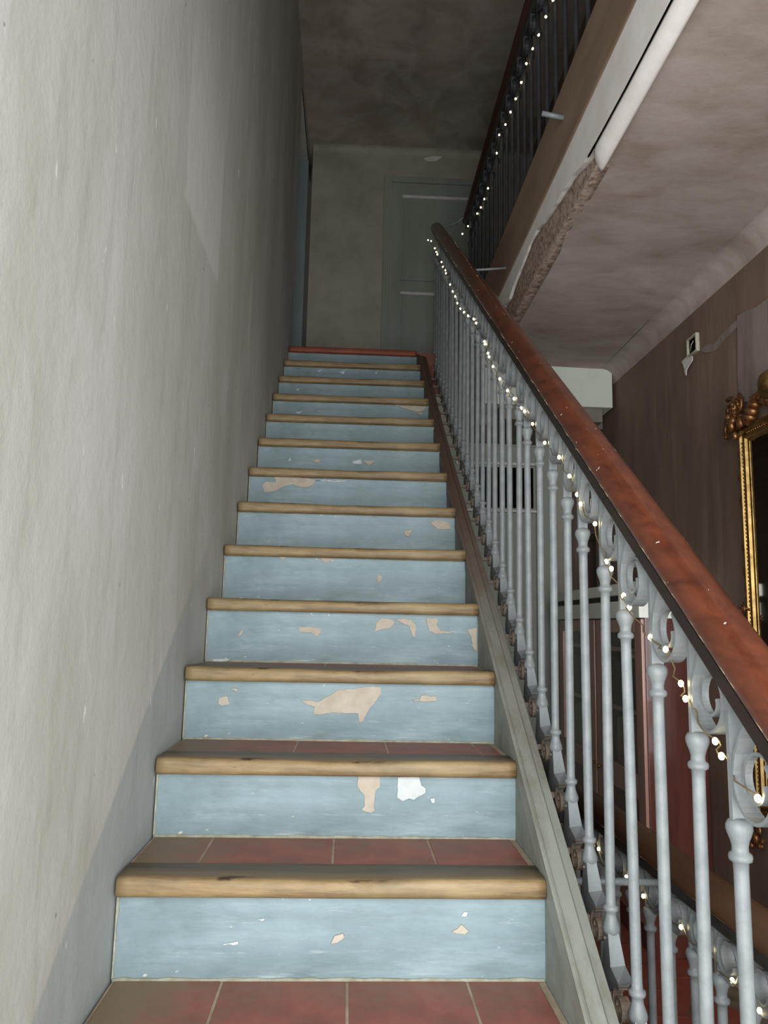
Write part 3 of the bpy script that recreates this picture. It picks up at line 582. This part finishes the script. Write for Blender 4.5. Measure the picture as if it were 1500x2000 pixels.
ba = thing('stair_balustrade', (XB, -1.1, -1.1 * SL), 'white iron balustrade with scrolls and brown wooden handrail climbing beside the steps', 'balustrade')
i = -4
while True:
    y = -.545 + .1285 * i
    if y > 3.22: break
    jy = random.uniform(-.004, .004); z = y * SL
    b = place('baluster', shaft_m, None, ba, (XB, y + jy, z))
    b.rotation_euler = (random.uniform(-.006, .006), random.uniform(-.006, .006), 0)
    for nm, me in (('top_bar', bar_m), ('scroll', scroll_m), ('foot_leaf', foot_m), ('foot_scroll', fscroll_m), ('fixing_pin', pin_m), ('rivet', riv_m)):
        place(nm, me, None, b, (XB, y + jy, z))
    i += 1
# handrail: section in x and height above the pitch line
def rail_sec(cx, c0):
    P = []
    for a in range(16):
        t = math.pi * 2 * a / 16; x = .036 * math.cos(t); z = .042 * math.sin(t)
        if z < 0: z *= .62; x *= 1.0
        P.append((cx + x, c0 + z))
    return P
RS = rail_sec(XB + .005, 1.030)
ry = [-1.15 + .1 * j for j in range(44)] + [3.20, 3.235]
hr = MB(); hr.sweep(ry, lambda y: [(x, y, y * SL + c - (.0 if y < 3.16 else (y - 3.16) * .2)) for x, c in RS], smooth=True)
e0 = 3.235
hr.sweep(range(7), lambda q: [(XB + .005 + (x - XB - .005) * math.cos(q * math.pi / 13), e0 + .035 * math.sin(q * math.pi / 12.2), (e0 * SL + 1.03 - .015) + (c - 1.03) * math.cos(q * math.pi / 13) + .02 * q / 6) for x, c in RS], smooth=True)
hr.build('handrail', 'varnished_rail', ba)
MB().sweep([-1.15, 3.22], lambda y: [(XB - .022, y, y * SL + 1.008), (XB + .030, y, y * SL + 1.008), (XB + .030, y, y * SL + .985), (XB + .020, y, y * SL + .972), (XB - .014, y, y * SL + .972), (XB - .024, y, y * SL + .985)]).build('rail_strip', 'dark_rail_strip', ba)
# end of the flight: thin bracket with a scroll that links to the gallery rail
XGB = 1.155; zr = 3.34
br = MB().tube([(XB, 3.24, zr + .005), (XB + .07, 3.26, zr + .012), (XB + .14, 3.24, zr + .03), (XGB - .01, 3.16, zr + .05)], .006, 6)
br.tube([(XB + .06 + p[0], 3.25, zr - .045 + p[1]) for p in spiral(0, 0, .035, .008, math.radians(90), math.radians(90 + 520), 30)], .004, 5)
br.tube([(XB + .15, 3.24, zr + .025), (XB + .115, 3.245, zr - .03), (XB + .07, 3.25, zr - .085), (XB + .10, 3.25, zr - .12), (XB + .105, 3.25, zr - .20)], .005, 5)
br.build('end_bracket', 'white_iron_paint', ba)

# gallery balustrade (upper floor, level)
gb = thing('gallery_balustrade', (XGB, 1.0, 2.55), 'dark level balustrade with brown rail on the gallery edge above', 'balustrade')
GS = [(.0085, 2.54), (.0085, 2.58), (.014, 2.585), (.016, 2.60), (.0085, 2.62), (.0085, 3.12), (.014, 3.13), (.016, 3.15), (.008, 3.165), (.008, 3.32)]
gm = MB().lathe([(r, z - 2.55) for r, z in GS], n=10).mesh('baluster'); gm.materials.append(MATS['gallery_iron_unlit'])
gs = [(-.05, .775), (-.03, .755), (-.016, .735)] + spiral(-.052, .700, .042, .018, math.radians(12), math.radians(12 - 500), 24)
gsm = MB().ribbon(gs, -.010, .010, .004).mesh('scroll'); gsm.materials.append(MATS['gallery_iron_unlit'])
y = -.9
while y < 3.2:
    b = place('baluster', gm, None, gb, (XGB, y, 2.55)); place('scroll', gsm, None, b, (XGB, y, 2.55)); y += .1285
MB().sweep([-1.1, 3.15, 3.22], lambda y: [(x - XB - .005 + XGB + .002, y, 3.375 + (c - 1.03)) for x, c in RS], smooth=True).build('handrail', 'dark_rail', gb)
MB().bbox(XGB - .016, XGB + .016, -1.1, 3.2, 3.312, 3.352, .003).build('rail_strip', 'dark_iron', gb)

# lower balustrade (lower floor, level)
XLB = 1.16
lb = thing('lower_balustrade', (XLB, .5, ZK), 'level balustrade with brown rail on the lower floor at bottom right', 'balustrade')
LS = [(.0095, H), (.0095, H + .04), (.017, H + .05), (.017, H + .07), (.0095, H + .09), ] + [(r, .737 + z) for r, z in TOPB]
lm_ = MB().lathe(LS).mesh('baluster'); lm_.materials.append(MATS['white_iron_paint'])
lbar = MB().sweep([.75, .80, .855], lambda z: [(-.010, -.004, z), (.010, -.004, z), (.010, .004, z), (-.010, .004, z)]).mesh('top_bar'); lbar.materials.append(MATS['white_iron_paint'])
ls = [(-.05, .855), (-.030, .845), (-.016, .828)] + spiral(-.056, .800, .045, .019, math.radians(12), math.radians(12 - 540), 36)
lscr = MB().ribbon(ls, -.0125, .0125, .004).mesh('scroll'); lscr.materials.append(MATS['white_iron_paint'])
y = -.94
while y < 2.3:
    b = place('baluster', lm_, None, lb, (XLB, y, ZF)); place('top_bar', lbar, None, b, (XLB, y, ZF)); place('scroll', lscr, None, b, (XLB, y, ZF)); y += .1165
MB().sweep([-1.1, 2.4], lambda y: [(x - XB - .005 + XLB, y, .150 + (c - 1.03) * .95) for x, c in RS], smooth=True).build('handrail', 'lower_rail_wood', lb)
MB().bbox(XLB - .018, XLB + .018, -1.1, 2.4, .103, .128, .003).build('rail_strip', 'dark_iron', lb)

# tie rods between the balustrades
def rod(label, p0, p1, r):
    o = MB().tube([p0, [a + (b - a) * .5 for a, b in zip(p0, p1)], p1], r, 8).build('tie_rod', 'white_iron_paint', at=p0)
    tag(o, label, 'rod', 'iron tie rods between the balustrades'); return o
rod('thin pale iron rod from the stair handrail to the gallery edge', (XB + .01, 1.78, 2.315), (XG + .01, 1.78, 2.335), .0055)
rod('short pale stub of rod sticking out of the brown gallery edge', (1.045, .822, 2.43), (XG + .01, .822, 2.415), .009)
rod('white iron rod from the steps to the lower balustrade', (W + .08, .215, .112), (XLB, .215, .110), .0085)

# ------------------------------------------------------------------ fairy lights
bulb_m = MB().ball((0, 0, 0), .0042, 2, (1, 1, 1.25)).mesh('bulb'); bulb_m.materials.append(MATS['fairy_bulb'])
small_m = MB().ball((0, 0, 0), .0046, 2, (1, 1, 1.2)).mesh('bulb'); small_m.materials.append(MATS['fairy_bulb'])
def string(pts, me, label, sag, r):
    o = thing('fairy_light_string', pts[0], label, 'string lights', 'strings of fairy lights')
    path = []
    for a, b in zip(pts, pts[1:]):
        a = Vector(a); b = Vector(b)
        for j in range(4): path.append(a + (b - a) * j / 4 + Vector((.006 * math.sin(j * 2.1 + a.y * 9), 0, -sag * math.sin(math.pi * j / 4) * min(1, (b - a).length / .1))))
    path.append(Vector(pts[-1]))
    MB().tube(path, r, 5).build('wire', 'wire_copper', o)
    for p in pts: place('bulb', me, None, o, p)
string(BULBS_FLIGHT, bulb_m, 'lit fairy lights wound along the stair balustrade under the handrail', .006, .0013)
string(BULBS_GALLERY, small_m, 'lit fairy lights hanging along the gallery balustrade above', .01, .0013)
string(BULBS_LOWER, bulb_m, 'lit fairy lights on the lower balustrade at bottom right', .01, .0013)

# ------------------------------------------------------------------ bookcase against the right wall
BX, BY0, BY1, BT = 1.595, 1.46, 2.67, .80
bc = thing('bookcase', (1.72, (BY0 + BY1) / 2, ZK), 'mahogany glass-fronted bookcase with painted-in sheen on its cornice, standing against the right wall', 'bookcase')
xb = XR - .004
MB().bbox(BX + .012, xb, BY0, BY0 + .028, ZK, BT - .02, .003).build('side_panel', 'mahogany', bc)
MB().bbox(BX + .012, xb, BY1 - .028, BY1, ZK, BT - .02, .003).build('side_panel', 'mahogany', bc)
MB().box(xb - .012, xb, BY0 + .028, BY1 - .028, ZK, BT - .02).build('back_panel', 'mahogany', bc)
MB().bbox(BX - .02, xb, BY0 - .02, BY1 + .02, .812, .862, .006).build('cornice', 'cornice_sheen', bc)
MB().bbox(BX - .004, xb, BY0 - .004, BY1 + .004, .788, .812, .002).build('cornice_groove', 'dark_iron', bc)
MB().bbox(BX - .014, xb, BY0 - .010, BY1 + .010, .715, .788, .005).build('frieze', 'cornice_sheen', bc)
MB().bbox(BX + .012, xb - .014, BY0 + .03, BY1 - .03, ZK, ZK + .09, .003).build('plinth', 'mahogany', bc)
SHZ = (.095, .335, .59)
for z in SHZ: MB().bbox(BX + .03, xb - .012, BY0 + .028, BY1 - .028, z - .018, z, .002).build('shelf', 'mahogany_sheen', bc)
for (y0, y1) in ((BY0 + .01, 2.035), (2.060, BY1 - .01)):
    d = MB().bbox(BX, BX + .022, y0, y0 + .075, ZK + .1, .712, .003).bbox(BX, BX + .022, y1 - .075, y1, ZK + .1, .712, .003).bbox(BX, BX + .022, y0 + .075, y1 - .075, .655, .712, .003).bbox(BX, BX + .022, y0 + .075, y1 - .075, .00, .095, .003).bbox(BX, BX + .022, y0 + .075, y1 - .075, ZK + .1, ZK + .2, .003).build('door', 'mahogany_sheen', bc)
    MB().box(BX + .009, BX + .013, y0 + .070, y1 - .070, .09, .66).build('glass_pane', 'cabinet_glass', d)
    MB().bbox(BX + .006, BX + .018, y0 + .075, y1 - .075, ZK + .2, .0, .004).build('lower_panel', 'mahogany', d)
    ky = y1 - .035 if y0 < 1.6 else y0 + .035
    MB().ball((BX - .008, ky, .05), .009, 1).build('knob', 'gilding', d)
# books on the shelves
spots = [(.095, 'cream paper-covered', (5, 6, 7, 8), .19, 'bottom'), (.335, 'dark leather', (0, 1, 2, 3, 4), .205, 'middle'), (.59, 'dark cloth', (1, 0, 3, 4), .09, 'top')]
pos_words = ['nearest', 'second', 'third', 'fourth', 'fifth', 'sixth', 'seventh', 'eighth', 'ninth', 'tenth', 'eleventh', 'twelfth', 'thirteenth', 'fourteenth', 'fifteenth']
for z, desc, ids, hh, nm in spots:
    for door, (ya, yb_) in (('near', (1.56, 1.945)), ('far', (2.15, 2.56))):
        y = ya; n = 0
        while y < yb_ - .03 and n < 12:
            w = random.uniform(.026, .045); h_ = hh * random.uniform(.88, 1.05); dpt = random.uniform(.12, .16); idx = random.choice(ids)
            bk = thing('book', (BX + .045 + dpt / 2, y + w / 2, z), '%s book, %s along the %s shelf behind the %s glass door' % (desc, pos_words[n], nm, door), 'book', 'books in the bookcase')
            MB().bbox(BX + .045, BX + .049, y, y + w, z, z + h_, .0015).bbox(BX + .045, BX + .045 + dpt, y, y + .003, z, z + h_, .001).bbox(BX + .045, BX + .045 + dpt, y + w - .003, y + w, z, z + h_, .001).build('cover', 'book_cloth_%d' % idx, bk)
            MB().box(BX + .049, BX + .041 + dpt, y + .003, y + w - .003, z + .003, z + h_ - .004).build('pages', 'paper_white', bk)
            y += w + .002; n += 1
pp = MB().bbox(BX + .05, BX + .19, 1.64, 1.80, .335 + .212, .335 + .232, .002).build('paper_bundle', 'paper_white', at=(1.7, 1.72, .547))
tag(pp, 'white paper bundle lying on dark books behind the near glass door', 'papers')

# ------------------------------------------------------------------ mirror with gilded frame
MY0, MY1, MZ0, MZ1 = .20, 1.075, .05, 1.40
mi = thing('wall_mirror', (XR, (MY0 + MY1) / 2, MZ0), 'gilded ornate mirror hanging on the right wall at the picture edge', 'mirror')
MB().box(XR - .02, XR - .012, MY0 + .05, MY1 - .05, MZ0 + .05, MZ1 - .05).build('mirror_glass', 'mirror_silver', mi)
MB().box(XR - .012, XR - .002, MY0 + .02, MY1 - .02, MZ0 + .02, MZ1 - .02).build('backing', 'dark_iron', mi)
FP = [(0, .002), (0, .022), (.006, .034), (.016, .040), (.024, .038), (.028, .030), (.034, .028), (.040, .034), (.048, .033), (.052, .024), (.060, .022), (.064, .012), (.064, .002)]   # inward, out of wall
def frame_bar(c0, c1, inward):
    a = Vector(c0); b = Vector(c1); d = (b - a).normalized(); n = Vector(inward); mb = MB()
    mb.sweep((0, 1), lambda q: [(XR - o, (a if q == 0 else b).x + n.x * s + d.x * (s if q == 0 else -s), (a if q == 0 else b).y + n.y * s + d.y * (s if q == 0 else -s)) for s, o in FP])
    return mb
for c0, c1, n in (((MY1, MZ0), (MY1, MZ1), (-1, 0)), ((MY0, MZ0), (MY0, MZ1), (1, 0)), ((MY0, MZ1), (MY1, MZ1), (0, -1)), ((MY0, MZ0), (MY1, MZ0), (0, 1))):
    fb = frame_bar(c0, c1, n).build('frame_bar', 'gilding', mi)
    L = (Vector(c1) - Vector(c0)).length; bd = MB(); k = int(L / .014)
    for j in range(5, k - 4):
        p = Vector(c0) + (Vector(c1) - Vector(c0)) * (j + .5) / k + Vector(n) * .031
        bd.ball((XR - .030, p.x, p.y), .0052, 1)
    bd.build('bead_row', 'gilding_worn', fb)
def ornament(cy, cz, size, seed, sy=1):
    rnd = random.Random(seed); mb = MB()
    for q in range(26):
        a = rnd.uniform(0, 2 * math.pi); r = size * rnd.uniform(.1, .95); s = size * rnd.uniform(.10, .24)
        mb.ball((XR - .03 - rnd.uniform(0, .03), cy + sy * r * math.cos(a), cz + r * math.sin(a)), s, 1, (.8, rnd.uniform(.6, 1.5), rnd.uniform(.6, 1.5)))
    for q in range(4):
        a0 = rnd.uniform(0, 6.28); c = (cy + sy * size * .5 * math.cos(a0), cz + size * .5 * math.sin(a0))
        mb.tube([(XR - .045, c[0] + p[0], c[1] + p[1]) for p in spiral(0, 0, size * .5, size * .12, a0, a0 + 7.5, 18)], size * .09, 5)
    return mb
for j, (cy, cz, s) in enumerate(((1.07, 1.44, .085), (.20, 1.44, .085), (1.075, .03, .075), (.20, .03, .075))):
    ornament(cy, cz, s, j + 3).build('corner_ornament', 'gilding_worn', mi)
for j, (cy, cz) in enumerate(((1.085, .73), (.19, .73))):
    ornament(cy, cz, .042, j + 20).build('side_ornament', 'gilding_worn', mi)
leaf = MB()
for side, cy in ((1, 1.085), (-1, .19)):
    for q in range(14):
        zz = .20 + q * .085; leaf.ball((XR - .018, cy + side * .004 * math.sin(q * 1.7), zz), .016, 1, (.8, .7, 1.5))
leaf.build('edge_carving', 'gilding_worn', mi)
cr = MB(); 
for q in range(40):
    a = q / 39; cr.ball((XR - .035 - .015 * math.sin(a * 9), MY0 + .08 + a * (MY1 - MY0 - .16), MZ1 + .02 + .05 * math.sin(a * math.pi) + .02 * math.sin(a * 31)), .024, 1, (1, 1.2, 1))
cr.build('crest_carving', 'gilding_worn', mi)
MB().lathe([(.0, 1.43), (.03, 1.436), (.045, 1.46), (.048, 1.485), (.04, 1.51), (.02, 1.525), (.0, 1.53)], XR - .05, .80, 14).build('crest_boss', 'gilding', mi)

# ------------------------------------------------------------------ small things on the right wall
sw = thing('switch_box', (XR, 1.448, 1.858), 'open square switch box in the right wall with cream rim', 'switch box')
for y0, y1, z0, z1 in ((1.402, 1.410, 1.818, 1.898), (1.484, 1.492, 1.818, 1.898), (1.410, 1.484, 1.818, 1.826), (1.410, 1.484, 1.890, 1.898)):
    MB().bbox(XR - .016, XR, y0, y1, z0, z1, .002).build('rim', 'box_cream', sw)
MB().box(XR - .006, XR - .001, 1.410, 1.484, 1.826, 1.890).build('recess', 'black_void', sw)
MB().tube([(XR - .008, 1.47, 1.84), (XR - .014, 1.45, 1.86), (XR - .008, 1.44, 1.875)], .002, 5).build('wire_end', 'box_cream', sw)
fp = MB(); FY = [(1.562, 1.828), (1.50, 1.834), (1.452, 1.812), (1.440, 1.788), (1.470, 1.775), (1.486, 1.76), (1.478, 1.736), (1.50, 1.755), (1.512, 1.775)]
fp.add([(XR - .006 - .03 * max(0, (1.83 - z)) / .1 * .8, y, z) for y, z in FY] + [(XR - .003 - .03 * max(0, (1.83 - z)) / .1 * .8, y, z) for y, z in FY], [tuple(range(9)), tuple(range(17, 8, -1))] + [(i, (i + 1) % 9, (i + 1) % 9 + 9, i + 9) for i in range(9)])
o = fp.build('torn_paper', 'paper_white', at=(XR - .01, 1.5, 1.78)); tag(o, 'torn scrap of grey paper peeling from the wall below the switch box', 'paper')

cd = thing('notice_card', (XR - .002, 2.10, .97), 'small white card with a red cross and black lettering on the right wall', 'sign')
MB().bbox(XR - .006, XR - .001, 1.94, 2.235, .975, 1.12, .001).build('card', 'paper_white', cd)
def glyph(ch, size, yc, zc, m):
    cu = bpy.data.curves.new('letter', 'FONT'); cu.body = ch; cu.size = size; cu.extrude = .0006; cu.align_x = 'CENTER'; cu.align_y = 'CENTER'
    tmp = bpy.data.objects.new('letter_tmp', cu); C.objects.link(tmp)
    me = bpy.data.meshes.new_from_object(tmp); bpy.data.objects.remove(tmp)
    # text plane (x right, y up) -> wall facing -x: right is -y, up is z
    for v in me.vertices: v.co = Vector((-v.co.z, -v.co.x * 1.6, v.co.y))
    me.materials.clear(); place('letter', me, m, cd, (XR - .007, yc, zc))
glyph('X', .085, 2.17, 1.055, 'red_ink'); glyph('N', .075, 2.075, 1.035, 'black_ink')
